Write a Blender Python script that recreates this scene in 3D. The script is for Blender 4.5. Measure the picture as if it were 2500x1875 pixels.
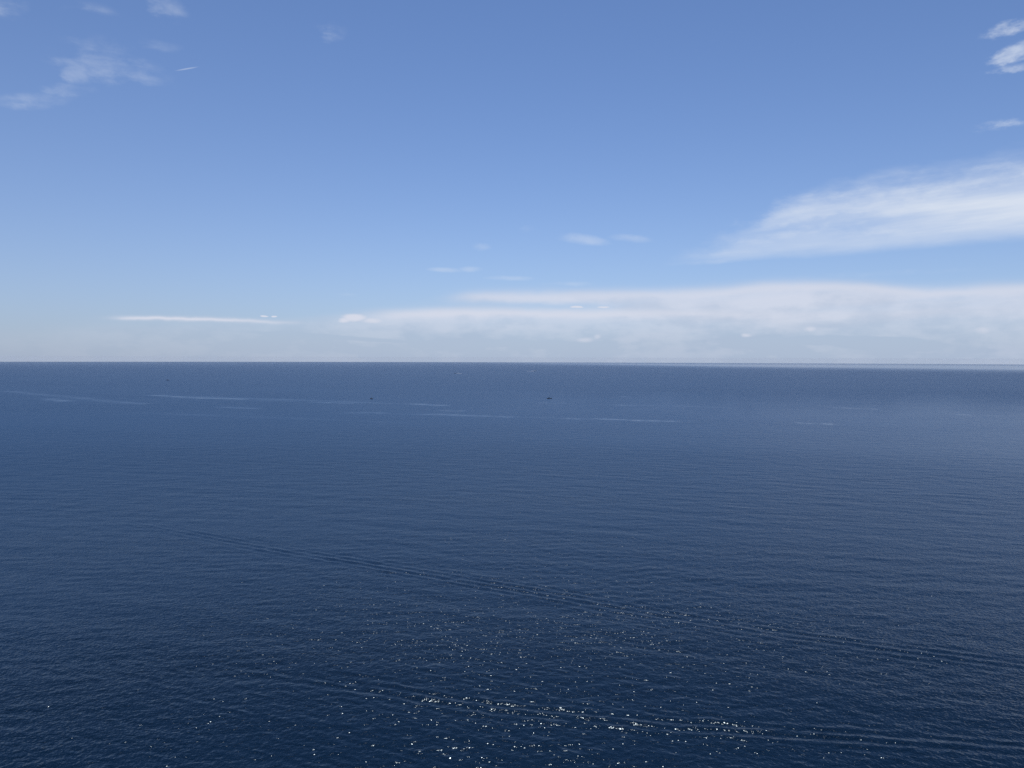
import bpy, bmesh, math, random
import numpy as np
from mathutils import Vector, Matrix

# ------------------------------------------------------------------ empty scene
for o in list(bpy.data.objects):
    bpy.data.objects.remove(o, do_unlink=True)
sc = bpy.context.scene
col = sc.collection
rad = math.radians

# ------------------------------------------------------------------ camera
CAM_H = 110.0                 # a lookout on a sea cliff
R_EARTH = 6.371e6
LENS = 27.98                  # phone main camera, 36 mm equivalent width
PITCH, ROLL = -1.905, 0.15
cam_data = bpy.data.cameras.new("camera")
cam_data.sensor_width = 36.0
cam_data.lens = LENS
cam_data.clip_start = 0.5
cam_data.clip_end = 120000.0
cam = bpy.data.objects.new("camera", cam_data)
col.objects.link(cam)
cam.location = (0, 0, CAM_H)
cam.matrix_world = (Matrix.Translation((0, 0, CAM_H)) @ Matrix.Rotation(rad(90 + PITCH), 4, 'X')
                    @ Matrix.Rotation(rad(ROLL), 4, 'Z'))
sc.camera = cam
CAM_ROT = (Matrix.Rotation(rad(90 + PITCH), 3, 'X') @ Matrix.Rotation(rad(ROLL), 3, 'Z'))
F_PX = LENS / 36.0 * 2500

def ray(px, py):
    return (CAM_ROT @ Vector(((px - 1250) / F_PX, -(py - 937.5) / F_PX, -1))).normalized()
def azel(px, py):
    d = ray(px, py)
    return math.degrees(math.atan2(d.x, d.y)), math.degrees(math.asin(d.z))
def sea_at(px, py):
    """where a line of sight meets the round sea"""
    d = ray(px, py)
    a = (d.x * d.x + d.y * d.y) / (2 * R_EARTH)
    disc = d.z * d.z - 4 * a * CAM_H
    t = (-d.z - math.sqrt(max(disc, 0))) / (2 * a)
    return Vector((d.x * t, d.y * t, -(d.x * d.x + d.y * d.y) * t * t / (2 * R_EARTH)))

# ------------------------------------------------------------------ node maths helper
class V:
    """a node socket or number with arithmetic"""
    tree = None
    def __init__(s, x): s.x = x
    @staticmethod
    def m(op, *a, clamp=False):
        n = V.tree.nodes.new('ShaderNodeMath'); n.operation = op; n.use_clamp = clamp
        for i, v in enumerate(a):
            v = v.x if isinstance(v, V) else v
            if isinstance(v, (int, float)): n.inputs[i].default_value = v
            else: V.tree.links.new(v, n.inputs[i])
        return V(n.outputs[0])
    def __add__(s, o): return V.m('ADD', s, o)
    __radd__ = __add__
    def __sub__(s, o): return V.m('SUBTRACT', s, o)
    def __rsub__(s, o): return V.m('SUBTRACT', o, s)
    def __mul__(s, o): return V.m('MULTIPLY', s, o)
    __rmul__ = __mul__
    def __truediv__(s, o): return V.m('DIVIDE', s, o)
def vec(x, y, z):
    n = V.tree.nodes.new('ShaderNodeCombineXYZ')
    for i, v in enumerate((x, y, z)):
        v = v.x if isinstance(v, V) else v
        if isinstance(v, (int, float)): n.inputs[i].default_value = v
        else: V.tree.links.new(v, n.inputs[i])
    return n.outputs[0]
def sep(sock):
    n = V.tree.nodes.new('ShaderNodeSeparateXYZ'); V.tree.links.new(sock, n.inputs[0])
    return [V(o) for o in n.outputs]
def noise(vector, scale, detail=4.0, rough=0.5, dist=0.0, lac=2.0):
    n = V.tree.nodes.new('ShaderNodeTexNoise')
    n.inputs['Scale'].default_value = scale; n.inputs['Detail'].default_value = detail
    n.inputs['Roughness'].default_value = rough; n.inputs['Distortion'].default_value = dist
    n.inputs['Lacunarity'].default_value = lac
    V.tree.links.new(vector, n.inputs['Vector'])
    return V(n.outputs[0])
def smooth(v, lo, hi):
    n = V.tree.nodes.new('ShaderNodeMapRange'); n.interpolation_type = 'SMOOTHSTEP'
    for k, x in (('Value', v), ('From Min', lo), ('From Max', hi)):
        x = x.x if isinstance(x, V) else x
        if isinstance(x, (int, float)): n.inputs[k].default_value = x
        else: V.tree.links.new(x, n.inputs[k])
    return V(n.outputs[0])
def curve(v, pts, x0, x1, y0, y1):
    """piecewise profile y(v) through pts"""
    n = V.tree.nodes.new('ShaderNodeFloatCurve')
    c = n.mapping.curves[0]
    P = [((x - x0) / (x1 - x0), (y - y0) / (y1 - y0)) for x, y in pts]
    while len(c.points) < len(P): c.points.new(0.5, 0.5)
    for p, q in zip(c.points, P): p.location = q; p.handle_type = 'AUTO_CLAMPED'
    n.mapping.update()
    V.tree.links.new(((v - x0) / (x1 - x0)).x, n.inputs['Value'])
    return V(n.outputs[0]) * (y1 - y0) + y0
def mixcol(f, a, b):
    n = V.tree.nodes.new('ShaderNodeMix'); n.data_type = 'RGBA'
    for k, x in ((0, f), (6, a), (7, b)):
        x = x.x if isinstance(x, V) else x
        if isinstance(x, (int, float)): n.inputs[k].default_value = x
        elif isinstance(x, tuple): n.inputs[k].default_value = (*x, 1)
        else: V.tree.links.new(x, n.inputs[k])
    return n.outputs[2]
def screen(a, b):       # 1-(1-a)(1-b)
    return 1.0 - (1.0 - a) * (1.0 - b)

# ------------------------------------------------------------------ sky and sun
SUN_AZ, SUN_EL = 0.5, 63.6          # ahead, a little right, high above the frame
world = bpy.data.worlds.new("World"); sc.world = world
world.use_nodes = True
wt = world.node_tree; wt.nodes.clear(); V.tree = wt
sky = wt.nodes.new('ShaderNodeTexSky'); sky.sky_type = 'NISHITA'
sky.sun_disc = False
sky.sun_elevation = rad(SUN_EL); sky.sun_rotation = rad(SUN_AZ)
sky.altitude = 100.0; sky.air_density = 0.7; sky.dust_density = 0.0; sky.ozone_density = 4.0
SKY_STRENGTH = 0.105
tc = wt.nodes.new('ShaderNodeTexCoord')
dx, dy, dz = sep(tc.outputs['Generated'])
DEG = 57.29578
az = V.m('ARCTAN2', dx, dy) * DEG
el = V.m('ARCSINE', dz) * DEG
# streaky cloud noise over the whole sky sphere
n_wide = noise(vec(dx, dy, dz * 4.0), 3.0, 3, 0.5)
n_mid = noise(vec(dx, dy, dz * 3.5), 9.0, 5, 0.58)
n_fine = noise(vec(dx, dy, dz * 2.4), 26.0, 5, 0.6)
n_puff = noise(vec(dx, dy, dz * 1.6), 30.0, 5, 0.55)
azw = az + (n_mid - 0.5) * 3.0
elw = el + (n_mid - 0.5) * 2.2 + (n_fine - 0.5) * 0.9
elb = el + (n_puff - 0.5) * 0.3 + (n_mid - 0.5) * 0.6
def prof(v, pix, y0=-2, y1=25):
    P = sorted(azel(x, y) for x, y in pix)
    P = [(-45, P[0][1])] + P + [(45, P[-1][1])]
    return curve(v, P, -45, 45, y0, y1)
def amp(v, pix):
    P = sorted((azel(x, 885)[0], a) for x, a in pix)
    P = [(-45, P[0][1])] + P + [(45, P[-1][1])]
    return curve(v, P, -45, 45, 0, 1)
# the wide cirrus bank on the right
up = prof(azw, [(1560, 668), (1640, 640), (1740, 585), (1850, 530), (1960, 478), (2100, 466), (2300, 432), (2500, 395)])
lo = prof(az, [(1560, 652), (1640, 646), (1900, 632), (2200, 612), (2500, 590)])
elr = el + (n_mid - 0.5) * 2.0 + (n_fine - 0.5) * 2.3
streak = noise(vec(az * 0.05 - el * 0.03, el * 0.42 - az * 0.022, 1.7), 1.0, 5, 0.55)
bankA = smooth(up - elr, -0.5, 1.3) * smooth(el + (n_mid - 0.5) * 0.8 - lo, -0.2, 0.8) * smooth(azw, azel(1560, 640)[0], azel(1850, 640)[0])
gapA = V.m('POWER', 2.718, 0.0 - V.m('POWER', (elr - prof(az, [(1650, 600), (1850, 566), (2050, 542), (2250, 545), (2500, 520)])) / 0.75, 2.0)) * amp(az, [(1650, .2), (1850, .55), (2050, .5), (2200, .25), (2500, 0)])
bankA = bankA * (0.52 + 0.56 * smooth(streak, 0.38, 0.62)) * (1.0 - gapA) * (0.78 + 0.20 * smooth(az, 12.0, 26.0))
up2 = prof(azw, [(1800, 560), (1950, 470), (2100, 430), (2250, 408), (2500, 362)])
veil = smooth(up2 - elw, -0.4, 1.5) * smooth(elw - up, -1.6, 0.2) * smooth(az, 14, 22) * (0.20 + 0.42 * smooth(streak, 0.40, 0.62))
# the low bank along the horizon
topB = prof(az, [(0, 800), (240, 784), (700, 784), (850, 762), (1000, 742), (1150, 722), (1500, 716), (1750, 716), (1900, 700), (2100, 704), (2300, 712), (2500, 698)])
denB = amp(az, [(0, .25), (250, .33), (700, .42), (900, .5), (1150, .58), (1500, .64), (1900, .70), (2500, .72)])
bankB = smooth(topB - elb + (streak - 0.5) * 1.2, -0.4, 0.95) * denB * (0.8 + 0.35 * smooth(streak, 0.35, 0.6))
# clear slit in the low bank
slit = V.m('POWER', 2.718, 0.0 - V.m('POWER', (elb - prof(az, [(700, 745), (1100, 742), (1400, 745), (1700, 752)])) / 0.32, 2.0)) * amp(az, [(820, 0), (1000, .6), (1300, .85), (1480, .45), (1620, 0)])
bankB = bankB * (1.0 - slit)
# bright strips along the top of the low bank
def strip(pix, half, am, nz=elb):
    return V.m('POWER', 2.718, 0.0 - V.m('POWER', (nz - prof(az, pix)) / half, 2.0)) * amp(az, am)
s1 = strip([(1000, 730), (1150, 727), (1500, 722), (1750, 716), (1900, 702), (2050, 704), (2250, 716), (2500, 708)], 0.46, [(1050, 0), (1200, .7), (1500, .7), (1900, .8), (2500, .75)])
s2 = strip([(700, 778), (900, 768), (1200, 764), (1600, 766), (2000, 770)], 0.28, [(800, 0), (980, .55), (1200, .7), (1600, .6), (2100, .2)])
s3 = strip([(200, 777), (380, 777), (560, 781), (760, 789)], 0.14, [(200, 0), (300, .7), (400, .95), (600, .75), (720, .35), (800, 0)], el + (n_puff - 0.5) * 0.35)
# small wisps and puffs
def field(vecsock, items):
    """highest of many soft ellipses: height a at the centre, 0 at the rim, falling on outside"""
    best = None
    k = DEG / F_PX
    for it in items:
        (x, y, wx, wy, a), tilt = it[:5], (it[5] if len(it) > 5 else 0.0)
        a0, e0 = azel(x, y)
        n = V.tree.nodes.new('ShaderNodeMapping'); n.vector_type = 'TEXTURE'
        n.inputs['Location'].default_value = (a0, e0, 0)
        n.inputs['Rotation'].default_value = (0, 0, rad(tilt))
        n.inputs['Scale'].default_value = (wx * k, wy * k, 1)
        V.tree.links.new(vecsock, n.inputs['Vector'])
        d = V.tree.nodes.new('ShaderNodeVectorMath'); d.operation = 'DOT_PRODUCT'
        V.tree.links.new(n.outputs[0], d.inputs[0]); V.tree.links.new(n.outputs[0], d.inputs[1])
        m = V.tree.nodes.new('ShaderNodeMath'); m.operation = 'MULTIPLY_ADD'
        V.tree.links.new(d.outputs['Value'], m.inputs[0]); m.inputs[1].default_value = -a; m.inputs[2].default_value = a
        v = V(m.outputs[0])
        best = v if best is None else V.m('MAXIMUM', best, v)
    return best
vw = vec(az + (n_fine - 0.5) * 1.6, el + (n_mid - 0.5) * 1.0 + (n_fine - 0.5) * 0.7, 0.0)
vp = vec(az + (n_puff - 0.5) * 0.3, el + (n_puff - 0.5) * 0.25, 0.0)
B = field(vw, [(255, 135, 120, 44, .34), (275, 170, 130, 32, .55, -3), (345, 160, 60, 26, .5, -8), (190, 182, 34, 28, .6, 10),
               (168, 218, 60, 20, .5, 10), (85, 238, 80, 20, .48, 10), (225, 115, 60, 18, .38), (410, 18, 50, 26, .62, -10),
               (15, 8, 50, 30, .55), (225, 22, 60, 18, .38), (392, 112, 60, 14, .25), (812, 74, 40, 24, .42, -4)])
BR = field(vw, [(2478, 58, 60, 24, .6, 6), (2478, 128, 56, 24, .95, 12), (2470, 162, 50, 12, .55), (2470, 292, 70, 16, .42, 6)])
nz = (n_fine - 0.5) * 1.9 + (n_puff - 0.5) * 1.1
wisps = smooth(B * 0.9 + nz, -0.05, 1.0) * smooth(B, -0.15, 0.45) * 0.27
wisps = V.m('MAXIMUM', wisps, smooth(BR * 0.9 + nz * 1.2, 0.1, 1.05) * smooth(BR, -0.05, 0.5) * 0.68)
B2 = field(vp, [(1425, 585, 85, 17, .6, -6), (1540, 582, 75, 15, .5, -6), (1290, 560, 30, 16, .35), (1175, 603, 32, 14, .45),
                (1085, 659, 60, 9, .55, -2), (1150, 657, 40, 10, .5), (1240, 680, 80, 9, .45), (1390, 693, 95, 8, .4), (850, 720, 36, 7, .35),
                (1730, 640, 150, 9, .4, 2), (2150, 668, 260, 12, .25)])
wisps2 = smooth(B2 + (n_fine - 0.5) * 0.7, 0.12, 0.95) * smooth(B2, 0.0, 0.15) * 0.5
vq = vec(az + (n_puff - 0.5) * 0.9, el + (n_puff - 0.5) * 0.35, 0.0)
puffs = smooth(field(vq, [(862, 776, 36, 12, 1.0), (840, 782, 20, 8, .8), (905, 784, 30, 9, .7), (1410, 749, 20, 3.4, 1.2), (1475, 749, 18, 3.0, 1.0), (648, 771, 13, 2.6, 1.2),
                          (674, 771, 7, 2.6, 1.2), (1430, 830, 26, 9, .55), (1458, 822, 11, 8, .5), (1822, 818, 18, 7, .6), (1975, 805, 16, 8, .55), (2400, 806, 20, 10, .5)]), 0.0, 0.9) * 0.95
shadeb = smooth(field(vp, [(2150, 838, 150, 18, 1.0, -2), (2010, 830, 90, 14, .8), (1810, 842, 60, 10, .7), (2000, 795, 80, 12, .5), (800, 822, 260, 7, .6, -3), (1150, 838, 160, 12, .6)]) + (n_puff - 0.5) * 0.8, 0.0, 1.0)
trail = smooth(field(vec(az, el, 0.0), [(456, 168, 30, 2.0, .7, 16)]), 0, 1) * 0.45
# the same fair-weather wisps go on sparsely beyond the view
beyond = smooth(V.m('ABSOLUTE', az), 36, 46) * smooth(el, 6, 14) * smooth(n_wide * 0.55 + n_mid * 0.45, 0.54, 0.68) * 0.6 * smooth(n_fine, 0.35, 0.6)
high = screen(screen(screen(screen(screen(bankA, veil), wisps), wisps2), trail), beyond)
low = screen(screen(screen(screen(bankB, s1), s2), s3), puffs)
# hazy air low over the sea
leftw = smooth(az, 4.0, -36.0)
murk = V.m('POWER', 2.718, 0.0 - V.m('MAXIMUM', el, 0.0) / (6.2 + 1.6 * leftw)) * 0.92
wsum = sky.outputs[0]
hs = wt.nodes.new('ShaderNodeMix'); hs.data_type = 'RGBA'; hs.blend_type = 'MULTIPLY'
hs.inputs[0].default_value = 1.0; wt.links.new(wsum, hs.inputs[6]); hs.inputs[7].default_value = (0.93, 0.97, 1.07, 1)   # the camera's white balance
K = 1.0 / SKY_STRENGTH
CL_HIGH = (0.67 * K, 0.74 * K, 0.86 * K)
CL_LOW = (0.68 * K, 0.71 * K, 0.815 * K)
CL_SHADE = (0.415 * K, 0.50 * K, 0.65 * K)
shade = smooth(elb, 3.4, 0.4) * 0.75 + (1.0 - smooth(n_puff * 0.3 + n_mid * 0.7, 0.38, 0.60)) * 0.5
shade = V.m('MULTIPLY', shade + shadeb * 0.8, 1.0, clamp=True)
c = hs.outputs[2]
c = mixcol(murk, c, mixcol(leftw, (0.375 * K, 0.46 * K, 0.61 * K), (0.335 * K, 0.40 * K, 0.53 * K)))
lowcol = mixcol(screen(shade, 0.0) * (1.0 - s1) * (1.0 - s2) * (1.0 - s3) * (1.0 - puffs), CL_LOW, CL_SHADE)
c = mixcol(V.m('MULTIPLY', low, 1.0, clamp=True), c, lowcol)
c = mixcol(V.m('MULTIPLY', high, 1.0, clamp=True), c, CL_HIGH)
world.cycles.sampling_method = 'NONE'
bg = wt.nodes.new('ShaderNodeBackground'); bg.inputs[1].default_value = SKY_STRENGTH
wt.links.new(c, bg.inputs[0])
wo = wt.nodes.new('ShaderNodeOutputWorld'); wt.links.new(bg.outputs[0], wo.inputs[0])

sun_data = bpy.data.lights.new("sun", 'SUN')
sun_data.energy = 3.0; sun_data.angle = rad(0.53); sun_data.color = (1.0, 0.975, 0.93)
sun = bpy.data.objects.new("sun", sun_data); col.objects.link(sun)
sd = Vector((math.sin(rad(SUN_AZ)) * math.cos(rad(SUN_EL)), math.cos(rad(SUN_AZ)) * math.cos(rad(SUN_EL)), math.sin(rad(SUN_EL))))
sun.rotation_euler = (-sd).to_track_quat('-Z', 'Y').to_euler()
sun.location = (0, 0, 60000)

sc.view_settings.view_transform = 'Standard'; sc.view_settings.look = 'None'
sc.view_settings.exposure = 0.0; sc.view_settings.gamma = 1.0
sc.view_settings.use_curve_mapping = False
sc.cycles.use_denoising = False
sc.cycles.use_adaptive_sampling = False
sc.cycles.max_bounces = 4; sc.cycles.volume_bounces = 1
sc.cycles.sample_clamp_direct = 0; sc.cycles.sample_clamp_indirect = 4.0

def tag(o, label=None, cat=None, group=None, kind=None):
    for k, v in (('label', label), ('category', cat), ('group', group), ('kind', kind)):
        if v: o[k] = v
    return o

# ------------------------------------------------------------------ the sea
rng = np.random.default_rng(11)
def seg_field(X, Y, pts):
    """signed distance to a polyline and position 0..1 along it"""
    best = np.full(X.shape, 1e9); sgn = np.zeros(X.shape); along = np.zeros(X.shape)
    L = [0.0]
    for a, b in zip(pts[:-1], pts[1:]): L.append(L[-1] + (b - a).length)
    for i, (a, b) in enumerate(zip(pts[:-1], pts[1:])):
        ux, uy = b.x - a.x, b.y - a.y; l = math.hypot(ux, uy); ux /= l; uy /= l
        t = (X - a.x) * ux + (Y - a.y) * uy
        tc_ = np.clip(t, 0, l) if 0 < i < len(pts) - 2 else (np.clip(t, None, l) if i == 0 and len(pts) > 2 else (np.clip(t, 0, None) if len(pts) > 2 else t))
        d = np.hypot(X - a.x - tc_ * ux, Y - a.y - tc_ * uy)
        m = d < best
        best[m] = d[m]; sgn[m] = np.sign((X - a.x) * uy - (Y - a.y) * ux)[m]; along[m] = ((L[i] + t) / L[-1])[m]
    return best * sgn, along
def vnoise(x, y, seed):
    """smooth value noise"""
    xi = np.floor(x).astype(np.int64); yi = np.floor(y).astype(np.int64)
    fx = x - xi; fy = y - yi; fx = fx * fx * (3 - 2 * fx); fy = fy * fy * (3 - 2 * fy)
    def h(a, b):
        n = (a * 374761393 + b * 668265263 + seed * 974634777) & 0xffffffff
        n = ((n ^ (n >> 13)) * 1274126177) & 0xffffffff
        return ((n ^ (n >> 16)) & 0xffff) / 65535.0
    return (h(xi, yi) * (1 - fx) + h(xi + 1, yi) * fx) * (1 - fy) + (h(xi, yi + 1) * (1 - fx) + h(xi + 1, yi + 1) * fx) * fy

rr = [0.0, 40.0, 90.0, 130.0, 155.0, 172.0]
r = 180.0
while r < 46000:
    rr.append(r)
    foot = (r * r + CAM_H ** 2) / (CAM_H * 796.0)
    if r < 1800: d = min(max(0.72 * foot, 0.4), 12.0)
    elif r < 4000: d = 16.0
    else: d = r * 0.02
    r += d
rr.append(46000.0)
rr = np.array(rr)
dense = np.linspace(-37, 37, 1101)
coarse = np.arange(40, 322, 3.0)
aa = np.radians(np.concatenate([dense, coarse]))
nr, na = len(rr), len(aa)
spacing_r = np.gradient(rr)[:, None] * np.ones((1, na))
daz = np.abs(np.gradient(aa))[None, :]
RR, AA = np.meshgrid(rr, aa, indexing='ij')
X = RR * np.sin(AA); Y = RR * np.cos(AA)
cell = np.maximum(spacing_r, RR * daz)
Z = np.zeros_like(X); DX = np.zeros_like(X); DY = np.zeros_like(X)
WIND = rad(182)               # waves run towards the shore and a little left
near = (RR < 1900) & (np.abs(np.degrees(AA)) < 40)
xn, yn, cn = X[near], Y[near], cell[near]
zn = np.zeros_like(xn); dxn = np.zeros_like(xn); dyn = np.zeros_like(xn)
gust = 0.75 + 0.5 * vnoise(xn / 70.0, yn / 45.0, 5)
for i in range(56):
    lam = 1.7 * (11.0 / 1.7) ** (i / 55.0)
    th = WIND + rng.normal(0, 0.6)
    k = 2 * math.pi / lam
    slope = 0.0165 * (1.0 if lam < 4.5 else 0.55)
    a = slope / k
    ph = rng.uniform(0, 6.283)
    arg = k * (xn * math.sin(th) + yn * math.cos(th)) + ph
    fade = np.clip((lam / cn - 2.6) / 2.0, 0, 1) * gust
    zn += a * fade * np.cos(arg)
    q = 0.75 * a * fade * np.sin(arg)
    dxn -= q * math.sin(th); dyn -= q * math.cos(th)
# a low swell crossing from the open sea on the right
for i in range(9):
    lam = 13.0 * (46.0 / 13.0) ** (i / 8.0)
    th = rad(196) + rng.normal(0, 0.20)
    k = 2 * math.pi / lam
    arg = k * (xn * math.sin(th) + yn * math.cos(th)) + rng.uniform(0, 6.283)
    zn += 0.005 / k * np.cos(arg) * np.clip((lam / cn - 2.6) / 2.0, 0, 1) * (0.3 + 1.3 * vnoise(xn / 90.0, yn / 60.0, 20 + i))
# two old boat wakes, each a train of low ridges
WAKE_A = [sea_at(*p) for p in ((-300, 1168), (70, 1226), (600, 1328), (1250, 1437), (1900, 1548), (2300, 1602), (2800, 1668))]
WAKE_B = [sea_at(*p) for p in ((300, 1600), (900, 1680), (1200, 1728), (1600, 1768), (2100, 1800), (2500, 1832), (2900, 1865))]
wake_mask = np.zeros_like(xn)
for pts, lam, wid, A in ((WAKE_A, 6.0, 10.0, 0.18), (WAKE_B, 5.2, 6.5, 0.20)):
    d, t = seg_field(xn, yn, pts)
    d = d + 1.1 * (vnoise(t * 22, d * 0.0, 3) - 0.5)
    ends = 1.0 if pts is WAKE_A else np.clip((t - 0.12) / 0.25, 0.12, 1)
    am = ends * A * (0.25 + 1.3 * vnoise(t * 46, d / 5.0, 9)) * np.exp(-(d / wid) ** 2) * np.clip((lam / cn - 1.6) / 1.2, 0.0, 1)
    zn += am * np.cos(2 * math.pi * d / lam)
    wake_mask = np.maximum(wake_mask, np.exp(-(d / (wid * 1.1)) ** 2))
Z[near] = zn; DX[near] = dxn; DY[near] = dyn
Z -= RR ** 2 / (2 * R_EARTH)

# smooth slicks: long lines far out, and a calm reach under the horizon on the right
SLICKS = [((330, 963), (1125, 991), .42, 11), ((800, 1006), (2100, 1038), .45, 11), ((1280, 981), (2540, 1018), .45, 11), ((-20, 952), (370, 989), .38, 10), ((1500, 1030), (2540, 1052), .3, 9), ((100, 1000), (1400, 1046), .25, 9),
          ((0, 955), (60, 958), .5, 9), ((110, 972), (165, 981), .6, 9), ((270, 980), (355, 987), .55, 8), ((345, 964), (470, 970), .85, 8), ((430, 970), (620, 975), .95, 9), ((600, 976), (740, 980), .35, 8),
          ((740, 981), (880, 985), .75, 8), ((960, 985), (1110, 990), .85, 9), ((520, 993), (640, 998), .55, 8), ((820, 1007), (960, 1008), .6, 8),
          ((985, 1010), (1200, 1016), .8, 9), ((1050, 1001), (1145, 1004), .7, 7), ((1150, 1013), (1260, 1020), .75, 8), ((1340, 1021), (1500, 1023), .7, 9), ((1405, 1021), (1680, 1030), .95, 9),
          ((1490, 988), (1560, 991), .6, 9), ((1620, 990), (1760, 994), .5, 9), ((1900, 1031), (2080, 1037), .9, 8), ((1790, 1031), (1900, 1037), .5, 8), ((1990, 994), (2160, 999), .8, 9), ((2060, 1001), (2200, 1004), .55, 8),
          ((2250, 1010), (2520, 1017), .75, 9), ((1290, 982), (1390, 985), .55, 8), ((1510, 968), (1540, 969), .6, 9), ((1880, 1076), (1960, 1080), .5, 6), ((2210, 1160), (2280, 1167), .4, 4), ((2370, 1178), (2410, 1182), .4, 4)]
calm = np.zeros_like(X)
band = (RR > 900) & (RR < 4200) & (np.abs(np.degrees(AA)) < 40)
xb, yb, cb = X[band], Y[band], np.zeros(band.sum())
for p0, p1, s, w in SLICKS:
    a, b = sea_at(*p0), sea_at(*p1)
    d, t = seg_field(xb, yb, [a, b])
    e = np.clip(np.minimum(t / 0.3, (1 - t) / 0.12), 0, 1)
    wob = vnoise(t * 5, t * 0, int(p0[0])) - 0.5
    cb = np.maximum(cb, 0.8 * s * e * (0.55 + 0.45 * vnoise(t * 14, t * 0, int(p0[0]) + 3)) * np.exp(-((d + wob * 20) / (w * 2.6)) ** 2))
calm[band] = cb
far = RR > 4200
e_far = -np.degrees(np.arctan2(CAM_H + RR ** 2 / (2 * R_EARTH), RR))
azd = np.degrees(AA)
# calm reach: from ~10 km out to the horizon, widening to the right
edge = np.interp(azd, [-40, -8, 3, 15, 33, 40, 60, 180], [34000, 26000, 14000, 9800, 8300, 8300, 8300, 8300])
reach = np.clip((RR - edge * 0.80) / (edge * 0.5), 0, 1) ** 1.3 * np.interp(azd, [-40, -12, -3, 8, 33, 180], [0.0, 0.1, 0.38, 0.62, 0.73, 0.73])
reach *= 1 - 0.42 * np.clip((RR - 15000) / 6000, 0, 1)
calm = np.maximum(calm, np.where(far, reach, 0))
front = 2330 + 420 * (vnoise(azd / 4.0 + 50, azd * 0, 31) - 0.5) + 260 * (vnoise(azd / 1.1 + 90, azd * 0, 32) - 0.5)
lee = np.clip((front + 250 - RR) / 1000, 0, 1) * np.clip((RR - 350) / 750, 0, 1) * np.interp(azd, [-40, -15, 10, 33, 180], [0.0, 0.06, 0.24, 0.42, 0.42])
calm = np.maximum(calm, lee)
wake_full = np.zeros_like(X); wake_full[near] = wake_mask

# mesh
co = np.stack([X + DX, Y + DY, Z], -1)[1:].reshape(-1, 3)
center = np.array([[0, 0, 0.0]])
verts = np.concatenate([center, co]).astype(np.float32)
idx = (1 + np.arange((nr - 1) * na)).reshape(nr - 1, na)
nxt = np.roll(idx, -1, axis=1)
quads = np.stack([idx[:-1], idx[1:], nxt[1:], nxt[:-1]], -1).reshape(-1, 4)
tris = np.stack([np.zeros(na, int), idx[0], nxt[0]], -1)
me = bpy.data.meshes.new("sea")
me.vertices.add(len(verts)); me.vertices.foreach_set('co', verts.ravel())
loops = np.concatenate([tris.ravel(), quads.ravel()]).astype(np.int32)
me.loops.add(len(loops)); me.loops.foreach_set('vertex_index', loops)
starts = np.concatenate([np.arange(len(tris)) * 3, len(tris) * 3 + np.arange(len(quads)) * 4]).astype(np.int32)
me.polygons.add(len(starts)); me.polygons.foreach_set('loop_start', starts)
me.polygons.foreach_set('use_smooth', np.ones(len(starts), dtype=bool))
me.update(calc_edges=True)
at = me.attributes.new('calm', 'FLOAT', 'POINT')
at.data.foreach_set('value', np.concatenate([[0], calm[1:].ravel()]).astype(np.float32))
at = me.attributes.new('wake', 'FLOAT', 'POINT')
at.data.foreach_set('value', np.concatenate([[0], wake_full[1:].ravel()]).astype(np.float32))
# the breeze freshens offshore: fine chop roughens the open water
chop = np.clip(np.log(np.maximum(RR, 1) / 230.0) / math.log(900.0 / 230.0), 0, 1)
chop *= np.interp(RR, [1500, 2600, 9000, 16000], [1.0, 0.93, 0.88, 0.66])
at = me.attributes.new('chop', 'FLOAT', 'POINT')
at.data.foreach_set('value', np.concatenate([[0], chop[1:].ravel()]).astype(np.float32))
off = np.clip(np.log(np.maximum(RR, 1) / 300.0) / math.log(1500.0 / 300.0), 0, 1)  # distance ramp for the sky reflection painted into the water colour
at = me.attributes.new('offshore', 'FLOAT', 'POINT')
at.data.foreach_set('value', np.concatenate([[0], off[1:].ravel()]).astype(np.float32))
me.validate()
sea = bpy.data.objects.new("sea", me); col.objects.link(sea)
tag(sea, 'deep blue open sea with wind ripples, old wakes and sun sparkles', 'sea', kind='structure')

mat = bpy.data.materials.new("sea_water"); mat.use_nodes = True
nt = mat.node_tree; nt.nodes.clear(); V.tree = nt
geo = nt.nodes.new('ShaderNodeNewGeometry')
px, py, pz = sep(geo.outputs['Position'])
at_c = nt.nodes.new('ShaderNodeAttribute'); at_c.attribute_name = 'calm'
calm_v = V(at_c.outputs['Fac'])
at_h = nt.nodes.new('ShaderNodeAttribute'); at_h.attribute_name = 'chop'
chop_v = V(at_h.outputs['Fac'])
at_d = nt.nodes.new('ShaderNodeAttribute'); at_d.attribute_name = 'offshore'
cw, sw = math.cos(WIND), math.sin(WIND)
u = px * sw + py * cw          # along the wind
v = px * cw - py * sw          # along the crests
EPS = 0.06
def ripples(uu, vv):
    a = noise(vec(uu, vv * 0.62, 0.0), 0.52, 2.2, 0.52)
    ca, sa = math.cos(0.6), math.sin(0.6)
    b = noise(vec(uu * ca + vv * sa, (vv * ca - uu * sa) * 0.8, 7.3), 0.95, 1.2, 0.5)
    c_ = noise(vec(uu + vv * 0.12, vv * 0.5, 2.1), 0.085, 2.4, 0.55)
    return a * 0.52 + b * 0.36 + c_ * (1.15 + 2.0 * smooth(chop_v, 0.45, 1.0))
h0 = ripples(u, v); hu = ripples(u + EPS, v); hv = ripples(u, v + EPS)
su = (hu - h0) / EPS; sv = (hv - h0) / EPS
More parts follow.
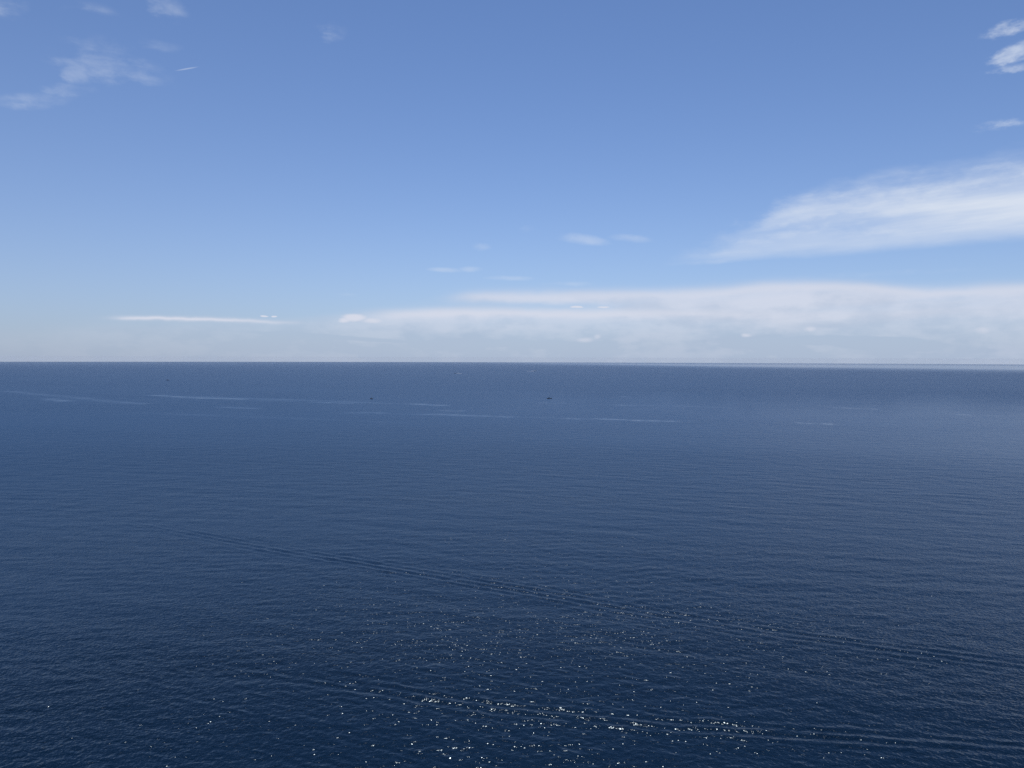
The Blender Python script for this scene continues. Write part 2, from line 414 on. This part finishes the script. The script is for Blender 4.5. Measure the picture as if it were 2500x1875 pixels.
# wind waves lean forward: steep faces ahead, long gentle backs
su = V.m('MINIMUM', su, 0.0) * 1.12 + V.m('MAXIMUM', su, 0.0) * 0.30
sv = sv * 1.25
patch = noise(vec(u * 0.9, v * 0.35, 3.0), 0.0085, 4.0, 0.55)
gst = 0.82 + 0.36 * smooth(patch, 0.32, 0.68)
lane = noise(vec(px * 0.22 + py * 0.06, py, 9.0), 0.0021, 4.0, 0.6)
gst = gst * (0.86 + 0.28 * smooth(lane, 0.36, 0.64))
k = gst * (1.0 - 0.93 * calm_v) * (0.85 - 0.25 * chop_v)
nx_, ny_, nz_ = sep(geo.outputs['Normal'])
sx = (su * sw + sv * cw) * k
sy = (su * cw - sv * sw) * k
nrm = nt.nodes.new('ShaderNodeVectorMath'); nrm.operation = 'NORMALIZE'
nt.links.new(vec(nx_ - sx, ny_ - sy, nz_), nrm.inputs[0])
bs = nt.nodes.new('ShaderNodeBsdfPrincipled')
# missing blue sky reflection painted into the base colour, growing with distance
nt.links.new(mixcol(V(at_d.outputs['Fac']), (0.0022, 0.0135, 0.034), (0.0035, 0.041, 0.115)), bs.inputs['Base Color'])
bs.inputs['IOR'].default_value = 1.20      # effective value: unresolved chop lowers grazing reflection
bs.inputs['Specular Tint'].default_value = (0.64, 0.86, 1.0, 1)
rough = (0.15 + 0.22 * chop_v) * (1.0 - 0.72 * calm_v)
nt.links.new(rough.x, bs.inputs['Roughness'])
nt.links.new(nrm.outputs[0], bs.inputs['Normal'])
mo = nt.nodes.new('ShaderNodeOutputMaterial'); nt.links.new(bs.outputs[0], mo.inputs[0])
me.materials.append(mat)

# ------------------------------------------------------------------ haze over the sea
hm = bpy.data.materials.new("haze_air"); hm.use_nodes = True
ht = hm.node_tree; ht.nodes.clear()
pv = ht.nodes.new('ShaderNodeVolumePrincipled')
pv.inputs['Color'].default_value = (0.95, 0.97, 0.99, 1)
pv.inputs['Density'].default_value = 1.0e-5
pv.inputs['Anisotropy'].default_value = 0.3
ho = ht.nodes.new('ShaderNodeOutputMaterial'); ht.links.new(pv.outputs[0], ho.inputs['Volume'])
bm = bmesh.new()
bmesh.ops.create_cube(bm, size=1.0)
zb, zt = -169.0, CAM_H + 4.0
for v_ in bm.verts:
    v_.co = Vector((v_.co.x * 94000, v_.co.y * 94000, zb if v_.co.z < 0 else zt))
hme = bpy.data.meshes.new("haze"); bm.to_mesh(hme); bm.free(); hme.materials.append(hm)
haze = bpy.data.objects.new("haze", hme); col.objects.link(haze)
tag(haze, 'thin pale sea haze fading the far water', 'haze', kind='stuff')

# ------------------------------------------------------------------ boats
def paint(name, rgb, rough=0.45, metal=0.0, var=0.15, scale=3.0):
    m = bpy.data.materials.new(name); m.use_nodes = True
    t = m.node_tree; b = t.nodes['Principled BSDF']
    b.inputs['Roughness'].default_value = rough; b.inputs['Metallic'].default_value = metal
    V.tree = t
    tcn = t.nodes.new('ShaderNodeTexCoord')
    n = noise(tcn.outputs['Object'], scale, 4, 0.55)
    t.links.new(mixcol(smooth(n, 0.3, 0.7), tuple(x * (1 - var) for x in rgb), rgb), b.inputs['Base Color'])
    return m
M_NAVY = paint("navy_gelcoat", (0.010, 0.014, 0.028), 0.35)
M_WHITE = paint("white_gelcoat", (0.78, 0.78, 0.76), 0.35, var=0.06)
M_TEAK = paint("teak_deck", (0.16, 0.10, 0.055), 0.7, scale=8)
M_ALU = paint("mast_alloy", (0.42, 0.43, 0.45), 0.4, 0.6)
M_DARKALU = paint("dark_mast", (0.05, 0.05, 0.055), 0.4, 0.3)
M_SAIL = paint("sailcloth", (0.72, 0.71, 0.67), 0.8, var=0.1)
M_COVER = paint("blue_canvas", (0.02, 0.035, 0.09), 0.85)
M_GLASS = paint("tinted_glass", (0.015, 0.018, 0.022), 0.08)
M_STEEL = paint("stainless", (0.5, 0.5, 0.5), 0.25, 0.9)
M_RED = paint("antifouling", (0.10, 0.018, 0.014), 0.7)
M_FOAM = paint("sea_foam", (0.86, 0.88, 0.90), 0.9, var=0.12, scale=1.2)
M_HULLGREY = paint("weathered_hull", (0.035, 0.042, 0.05), 0.55)

def mk(name, bm, m, parent=None):
    me_ = bpy.data.meshes.new(name)
    bmesh.ops.recalc_face_normals(bm, faces=bm.faces[:])
    bm.to_mesh(me_); bm.free()
    me_.materials.append(m)
    o = bpy.data.objects.new(name, me_); col.objects.link(o)
    if parent: o.parent = parent
    return o
def empty(name, loc, rz):
    o = bpy.data.objects.new(name, None); col.objects.link(o)
    o.location = loc; o.rotation_euler = (0, 0, rz); o.empty_display_size = 2
    return o
def loft(rings, cap=True):
    bm = bmesh.new(); R = [[bm.verts.new(p) for p in r_] for r_ in rings]
    n = len(R[0])
    for a, b in zip(R[:-1], R[1:]):
        for i in range(n):
            bm.faces.new((a[i], a[(i + 1) % n], b[(i + 1) % n], b[i]))
    if cap:
        bm.faces.new(R[0][::-1]); bm.faces.new(R[-1])
    return bm
def hull_bm(L, beam, free, draft, sheer=0.35, transom=0.75, full=0.5):
    """bow towards +x, waterline at z=0"""
    rings = []
    for i in range(15):
        t = i / 14.0
        x = -L / 2 + L * t
        w = beam / 2 * ((transom + (1 - transom) * min(1, t / 0.42)) if t < 0.42 else max(0.012, 1 - ((t - 0.42) / 0.58) ** 2.1))
        zt_ = free * (1 + sheer * (2 * t - 0.7) ** 2 * (1 if t > 0.35 else 0.4))
        zk = -draft * math.sin(math.pi * min(1, 0.18 + t * 0.86)) ** 0.6 if t < 0.97 else 0.0
        ring = []
        for k_ in range(11):
            f = k_ / 10.0 * 2 - 1
            y = w * math.copysign(abs(f) ** full, f)
            z = zk + (zt_ - zk) * abs(f) ** 2.2
            ring.append((x + (0.05 * L * max(0, t - 0.8) * 5 * (z / zt_ if z > 0 else 0)), y, z))
        rings.append(ring)
    return loft(rings)
def box_bm(x0, x1, y0, y1, z0, z1, taper=0.0, rake=0.0, bev=0.06):
    bm = bmesh.new()
    pts = [(x0, y0, z0), (x1, y0, z0), (x1, y1, z0), (x0, y1, z0),
           (x0 + rake * 0.3, y0 + taper, z1), (x1 - rake, y0 + taper, z1), (x1 - rake, y1 - taper, z1), (x0 + rake * 0.3, y1 - taper, z1)]
    v_ = [bm.verts.new(p) for p in pts]
    for f in ((3, 2, 1, 0), (4, 5, 6, 7), (0, 1, 5, 4), (1, 2, 6, 5), (2, 3, 7, 6), (3, 0, 4, 7)):
        bm.faces.new([v_[i] for i in f])
    if bev:
        bmesh.ops.bevel(bm, geom=bm.edges[:], offset=bev, segments=2, affect='EDGES')
    return bm
def tube_bm(pts, rads, n=8):
    bm = bmesh.new(); rings = []
    P = [Vector(p) for p in pts]
    for i, p in enumerate(P):
        d = (P[min(i + 1, len(P) - 1)] - P[max(i - 1, 0)]).normalized()
        a = d.orthogonal().normalized(); b = d.cross(a)
        rr_ = rads[i] if isinstance(rads, (list, tuple)) else rads
        rings.append([bm.verts.new(p + (a * math.cos(6.2832 * k_ / n) + b * math.sin(6.2832 * k_ / n)) * rr_) for k_ in range(n)])
    for a, b in zip(rings[:-1], rings[1:]):
        for i in range(n): bm.faces.new((a[i], a[(i + 1) % n], b[(i + 1) % n], b[i]))
    bm.faces.new(rings[0][::-1]); bm.faces.new(rings[-1])
    return bm

def sail_boat(pix, heading, L, mast_h, hull_m, mast_m, cover_m, label, jib_r=0.11):
    p = sea_at(*pix)
    t = empty("sailing_yacht", p, heading)
    tag(t, label, 'sailboat', 'sailboats far out')
    b, fr = L * 0.28, L * 0.088
    h = mk("hull", hull_bm(L, b, fr, 0.55), hull_m, t)
    mk("waterline_stripe", hull_bm(L * 0.985, b * 1.012, 0.22, 0.5, 0.0), M_RED, h)
    mk("deck", box_bm(-L * .47, L * .30, -b * .36, b * .36, fr * .98, fr * 1.06, 0.05, 0.3, 0.02), M_TEAK, t)
    mk("keel", box_bm(-L * .08, L * .09, -.12, .12, -2.0, -.4, 0.03, 0.3, 0.03), M_RED, t)
    c_ = mk("cabin", box_bm(-L * .14, L * .20, -b * .26, b * .26, fr * 1.0, fr * 1.0 + .62, .12, .8, .08), M_HULLGREY, t)
    for sgn in (-1, 1):
        for x in (-L * .10, -L * .03, L * .04):
            mk("window", box_bm(x, x + L * .05, sgn * b * .245 - .03, sgn * b * .245 + .03, fr + .22, fr + .44, 0, 0, .01), M_GLASS, c_)
    mk("sprayhood", box_bm(-L * .20, -L * .13, -b * .25, b * .25, fr, fr + 1.15, .15, .5, .1), cover_m, t)
    for sgn in (-1, 1):
        mk("cockpit_coaming", box_bm(-L * .44, -L * .19, sgn * b * .29 - .12, sgn * b * .29 + .12, fr, fr + .42, .03, .1, .04), M_HULLGREY, t)
    wheel = tube_bm([(-L * .36, .55 * math.cos(a * .5236), fr + .75 + .55 * math.sin(a * .5236)) for a in range(13)], .03, 6)
    mk("steering_wheel", wheel, M_STEEL, t)
    mx = L * .07
    m_ = mk("mast", tube_bm([(mx, 0, fr), (mx - .05, 0, fr + mast_h * .6), (mx - .18, 0, fr + mast_h)], [.13, .12, .08], 10), mast_m, t)
    for f, w in ((.36, .95), (.66, .75)):
        for sgn in (-1, 1):
            mk("spreader", tube_bm([(mx - .05, 0, fr + mast_h * f), (mx - .25, sgn * w, fr + mast_h * f + .05)], .035, 6), mast_m, m_)
    bo = mk("boom", tube_bm([(mx - .1, 0, fr + 1.75), (mx - L * .40, 0, fr + 1.85)], .09, 8), mast_m, t)
    mk("furled_mainsail", tube_bm([(mx - .2, 0, fr + 2.0), (mx - L * .12, 0, fr + 2.15), (mx - L * .28, 0, fr + 2.08), (mx - L * .39, 0, fr + 1.98)], [.26, .25, .2, .12], 8), cover_m, t)
    mk("furled_jib", tube_bm([(L * .48, 0, fr * 1.25 + .3), (L * .32, 0, fr + mast_h * .38), (mx + .1, 0, fr + mast_h * .93)], [jib_r * .8, jib_r, .04], 8), M_SAIL, t)
    mk("backstay", tube_bm([(-L * .485, 0, fr * 1.02), (mx - .18, 0, fr + mast_h * .985)], .02, 5), M_STEEL, t)
    for sgn in (-1, 1):
        mk("shroud", tube_bm([(mx - .3, sgn * b * .40, fr), (mx - .25, sgn * .95, fr + mast_h * .36), (mx - .18, sgn * .05, fr + mast_h * .95)], .018, 5), M_STEEL, t)
        mk("lifeline", tube_bm([(-L * .47, sgn * b * .36, fr + .62), (0, sgn * b * .47, fr + .62), (L * .25, sgn * b * .36, fr + .75), (L * .46, sgn * b * .06, fr * 1.25 + .7)], .015, 5), M_STEEL, t)
    mk("bow_pulpit", tube_bm([(L * .44, -.35, fr * 1.2), (L * .45, -.35, fr * 1.2 + .65), (L * .515, 0, fr * 1.25 + .7), (L * .45, .35, fr * 1.2 + .65), (L * .44, .35, fr * 1.2)], .03, 6), M_STEEL, t)
    mk("rudder", box_bm(-L * .47, -L * .42, -.05, .05, -1.4, .1, 0, 0, .02), hull_m, t)
    return t
def motor_boat(name, pix, heading, L, hull_m, cab_m, label, cat='motorboat', cab_h=1.5, cab_x=(-.12, .16), arch=True):
    p = sea_at(*pix)
    t = empty(name, p, heading); tag(t, label, cat)
    b, fr = L * .30, L * .115
    mk("hull", hull_bm(L, b, fr, .5, .55, .9), hull_m, t)
    mk("deck", box_bm(-L * .47, L * .28, -b * .40, b * .40, fr * .97, fr * 1.05, .05, .3, .02), M_TEAK, t)
    c_ = mk("cabin", box_bm(L * cab_x[0], L * cab_x[1], -b * .30, b * .30, fr, fr + cab_h, .18, .7, .08), cab_m, t)
    mk("windscreen", box_bm(L * cab_x[1] - .62, L * cab_x[1] - .28, -b * .24, b * .24, fr + cab_h * .45, fr + cab_h * .85, .08, .2, .02), M_GLASS, c_)
    for sgn in (-1, 1):
        mk("window", box_bm(L * cab_x[0] + .4, L * cab_x[1] - 1.0, sgn * b * .27 - .04, sgn * b * .27 + .04, fr + cab_h * .45, fr + cab_h * .8, 0, .2, .01), M_GLASS, c_)
        mk("rail", tube_bm([(-L * .1, sgn * b * .44, fr + .7), (L * .2, sgn * b * .42, fr * 1.1 + .75), (L * .46, sgn * .1, fr * 1.45 + .7)], .025, 5), M_STEEL, t)
    if arch:
        mk("radar_arch", tube_bm([(-L * .2, -b * .36, fr), (-L * .25, -b * .3, fr + cab_h * 1.25), (-L * .25, b * .3, fr + cab_h * 1.25), (-L * .2, b * .36, fr)], .09, 6), M_WHITE, t)
    mk("outboard_engine", box_bm(-L * .53, -L * .47, -.35, .35, -.2, fr * 1.1, .08, .1, .08), M_GLASS, t)
    return t
def face_right(p):                # heading so that the bow points to the right of the view
    return -math.atan2(p.x, p.y)
def foam_wake(pix, heading, length, w0, w1, label, seed):
    """a churned white wake: many low overlapping lumps trailing behind the boat"""
    p = sea_at(*pix)
    rnd = random.Random(seed); bm = bmesh.new()
    for i in range(150):
        t_ = rnd.random() ** 1.3
        w = w0 + (w1 - w0) * t_
        s_ = (0.7 + 1.7 * rnd.random()) * (1 - 0.5 * t_)
        m4 = Matrix.Translation((-t_ * length, rnd.uniform(-w, w), 0.1)) @ Matrix.Rotation(rnd.uniform(0, 3.1), 4, 'Z') @ Matrix.Diagonal((s_ * 1.7, s_, 0.85 * s_ + 0.2, 1))
        bmesh.ops.create_icosphere(bm, subdivisions=1, radius=1.0, matrix=m4)
    o = mk("wake_foam", bm, M_FOAM)
    o.location = p; o.rotation_euler = (0, 0, heading)
    return tag(o, label, 'wake', kind='stuff')

pA = sea_at(1341, 973.5)
sail_boat((1341, 973.5), face_right(pA) + rad(6), 13.4, 18.0, M_NAVY, M_DARKALU, M_COVER,
          'dark sailboat lying side-on with bare mast, right of centre below the horizon')
pB = sea_at(907, 974)
sail_boat((907, 974), face_right(pB) + rad(-58), 12.6, 15.0, M_NAVY, M_ALU, M_COVER,
          'smaller dark sailboat turned nearly end-on with pale mast, left of the side-on one', 0.16)
pC = sea_at(410, 928.5)
motor_boat("fishing_boat", (410, 928.5), face_right(pC) + rad(200), 13.0, M_HULLGREY, M_HULLGREY,
           'tiny dark fishing boat with a wheelhouse, farthest left on the sea', 'fishing boat', 2.2, (.02, .26), False)
pD = sea_at(1112, 911.8)
motor_boat("motor_yacht", (1112, 911.8), face_right(pD) + rad(176), 23.0, M_WHITE, M_WHITE,
           'distant white motor yacht heading left, upper left of the side-on sailboat', cab_h=3.2, cab_x=(-.28, .12))
foam_wake((1116.5, 911.9), face_right(pD) + rad(176), 30, 2.0, 4.5, 'short white foam wake behind the left-heading distant motor yacht', 4)
pE = sea_at(1306, 906.2)
motor_boat("ferry_boat", (1306, 906.2), face_right(pE) + rad(4), 27.0, M_WHITE, M_WHITE,
           'long low white boat, closest of all the boats to the horizon', 'ferry', 2.6, (-.36, .20))
foam_wake((1302.5, 906.3), face_right(pE) + rad(4), 60, 2.5, 5.0, 'long thin white wake of the boat nearest the horizon', 8)
